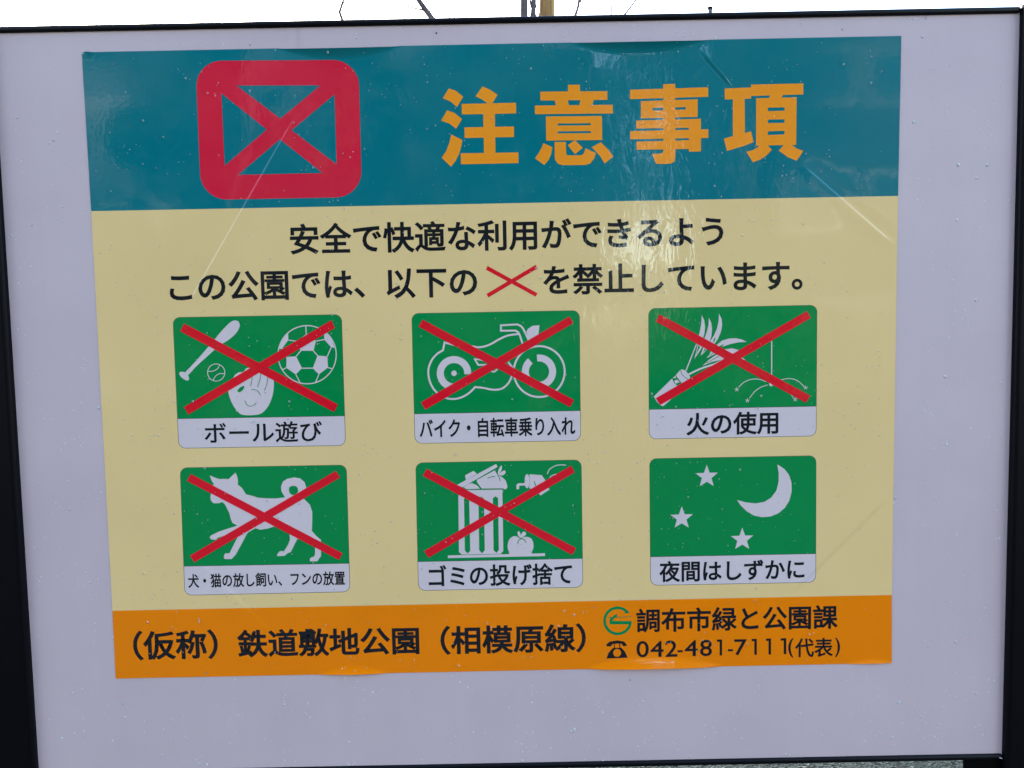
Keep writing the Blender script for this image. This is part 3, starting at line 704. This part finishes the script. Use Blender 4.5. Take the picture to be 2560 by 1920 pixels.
# positions in the photograph of what shows over the rail; the rest grows on below and above the picture
tree('bare tree with twin dark brown stems showing above the rail left of the tan trunk',
     [([(1309, 300), (1310, 42), (1313, -240)], .0265), ([(1338, 300), (1331, 42), (1337, -10), (1341, -240)], .0170)], 
     [([(1312, 330), (1180, 170), (1080, 46), (1062, 22), (1041, -8), (1020, -60), (985, -150)], .016, .009),
      ([(1064, 27), (1010, 14), (980, -2), (940, -30)], .0032, .0018), ([(1072, 36), (1080, 20), (1097, 0), (1112, -30)], .0026, .0016),
      ([(1322, -12), (1328, 14), (1336, 34)], .004, .006), ([(1337, 6), (1343, 22), (1349, 46)], .0016, .0022),
      ([(1310, 240), (950, 130), (858, 56), (849, 30), (856, 8), (862, -12), (870, -60)], .010, .003), ([(852, 18), (864, 2), (878, -15)], .0018, .0012),
      ([(1150, 135), (1135, 60), (1100, 10), (1070, -12)], .0022, .0012), ([(1290, 60), (1278, 38), (1241, 4), (1225, -20)], .0018, .001)], [], M['bark'],
     [((1313, -230), (-.3, 0, 1), .018), ((1341, -230), (.3, .3, 1), .013), ((985, -150), (-.4, 0, 1), .008)])
tree('bare tree with a tan and reddish peeling trunk showing above the rail',
     [([(1366, 300), (1367, 42), (1368, -240)], .0550)],
     [([(1385, 320), (1420, 130), (1438, 40), (1445, 18), (1448, -4), (1452, -50)], .008, .004), ([(1445, 18), (1456, 10), (1466, -2), (1480, -30)], .0016, .001),
      ([(1380, 260), (1480, 120), (1528, 36), (1530, 0), (1534, -40)], .004, .0018), ([(1380, 200), (1500, 100), (1562, 36), (1578, 16), (1594, -6), (1620, -50)], .005, .0022),
      ([(1388, 46), (1390, 20), (1388, -10)], .0014, .001), ([(1450, 6), (1455, -4), (1462, -16)], .0045, .002)], [], M['peel'],
     [((1368, -230), (0, .2, 1), .034), ((1368, -230), (.6, -.2, 1), .022)])
# faint small tree far off to the left
def far_tree(px, Y, h, label):
    b = at(px, 830, Y); b.z = 0; t = empty('bare_tree', b); tag(t, label, 'tree')
    bm = bmesh.new(); tube(bm, [b + Vector((0, 0, -.1)), b + Vector((.03, 0, h * .5))], [.07, .05], 8); bm_obj('trunk', bm, M['bark'], t, True)
    bm = bmesh.new()
    for k in range(6): grow(bm, b + Vector((.02, 0, h * (.32 + .03 * k))), (random.uniform(-.7, .7), random.uniform(-.7, .7), 1), .03, 12, 2, .45)
    bm_obj('branch', bm, M['bark'], t, True)

# ================================================================ unseen trees and blocks added behind the camera to shape the sheet's reflections
def leafy(name, label, x, y, h, w_, seed, col=(.045, .075, .03), z0=.25, n=5200):  # added unseen, to cover most of the sky in the reflections
    random.seed(seed)
    t = empty(name, (x, y, 0)); tag(t, label, 'tree')
    bm = bmesh.new(); tube(bm, [(x, y, -.1), (x + .1, y, h * .35), (x, y + .1, h * .8)], [.2, .16, .05], 9)
    bm_obj('trunk', bm, M['bark'], t, True)
    cl = []
    for k in range(34):
        a = random.uniform(0, 2 * math.pi); u = random.uniform(z0, 1); rad = w_ / 2 * math.sin(math.pi * min(1, (u - z0) / (1 - z0) * .8 + .2)) * random.uniform(.3, .95)
        cl.append((x + rad * math.cos(a), y + rad * math.sin(a), h * u, w_ * random.uniform(.10, .19)))
    v, f = [], []
    for k in range(n):
        c = random.choice(cl); d = Vector((random.gauss(0, 1), random.gauss(0, 1), random.gauss(0, 1))).normalized() * c[3] * random.random() ** .4
        p_ = Vector(c[:3]) + d; a = Vector((random.gauss(0, 1), random.gauss(0, 1), random.gauss(0, 1))).normalized(); b = a.orthogonal().normalized(); s = random.uniform(.10, .2)
        i = len(v); v += [p_ - a * s, p_ + b * s * .5, p_ + a * s, p_ - b * s * .5]; f.append((i, i + 1, i + 2, i + 3))
    m = M.get('leaf') or mat('evergreen_leaf', col, .6); M['leaf'] = m
    o = link('crown', mesh(v, f), m, t)
    return t
def building(label, x0, x1, y0, y1, h, col, rows, cols):  # unseen dark block, added to keep sky out of the reflections
    b = empty('added_apartment_block', ((x0 + x1) / 2, y1, 0)); tag(b, label, 'building')
    wm = mat('wall_render', col, .8)
    bm_obj('wall', box((x0, y0, 0), (x1, y1, h)), wm, b)
    bm_obj('roof', box((x0 - .3, y0 - .3, h + .003), (x1 + .3, y1 + .3, h + .35)), M['cap'], b)
    gm = M.get('glass') or mat('window_glass', (.03, .035, .04), .08); M['glass'] = gm
    fm = M.get('wframe') or mat('window_frame', (.35, .35, .35), .4); M['wframe'] = fm
    for r_ in range(rows):
        for c_ in range(cols):
            cx_ = x0 + (x1 - x0) * (c_ + .5) / cols; cz = 1.6 + r_ * 2.9
            if cz + .8 > h: continue
            fo = bm_obj('window', box((cx_ - .8, y1 - .02, cz - .65), (cx_ + .8, y1 + .05, cz + .65)), fm, b)
            bm_obj('pane', box((cx_ - .72, y1 + .053, cz - .57), (cx_ + .72, y1 + .06, cz + .57)), gm, fo)
random.seed(21)
building('tall dark brick apartment block added unseen behind the photographer at right', 6.3, 16, -30, -17.5, 12.5, (.035, .028, .026), 4, 5)
building('long dark apartment block added to shut out reflected sky behind the row of evergreen trees', -24, 2.4, -32, -20, 13.5, (.11, .11, .115), 4, 11)
leafy('added_evergreen', 'added evergreen tree at the far left end of the row behind the photographer', -11.2, -14, 12.5, 6.2, 3, z0=.04, n=7500)
leafy('added_evergreen', 'second added evergreen tree from the left end of the row behind the photographer', -7.4, -14.6, 12.5, 5.8, 5, z0=.04, n=8500)
leafy('added_evergreen', 'third added evergreen tree from the left end of the row behind the photographer', -4.6, -13.2, 11.8, 5.2, 9, z0=.04, n=8500)
leafy('added_evergreen', 'shorter added evergreen tree in the middle of the row behind the photographer', -2.3, -14.4, 11.2, 4.4, 19, z0=.04, n=8500)
leafy('added_evergreen', 'added evergreen tree in the row behind the photographer beside the gap of sky', .65, -15, 12.5, 5.2, 13, z0=.04, n=9000)
leafy('added_evergreen', 'added open crowned tree with a bare lower trunk in the gap behind the photographer', 5.0, -16, 12, 4.4, 17, z0=.52, n=1500)
leafy('added_evergreen', 'added low round evergreen bush behind the photographer below the gap of sky', 4.5, -14, 2.3, 4.8, 11, z0=.1, n=2600)
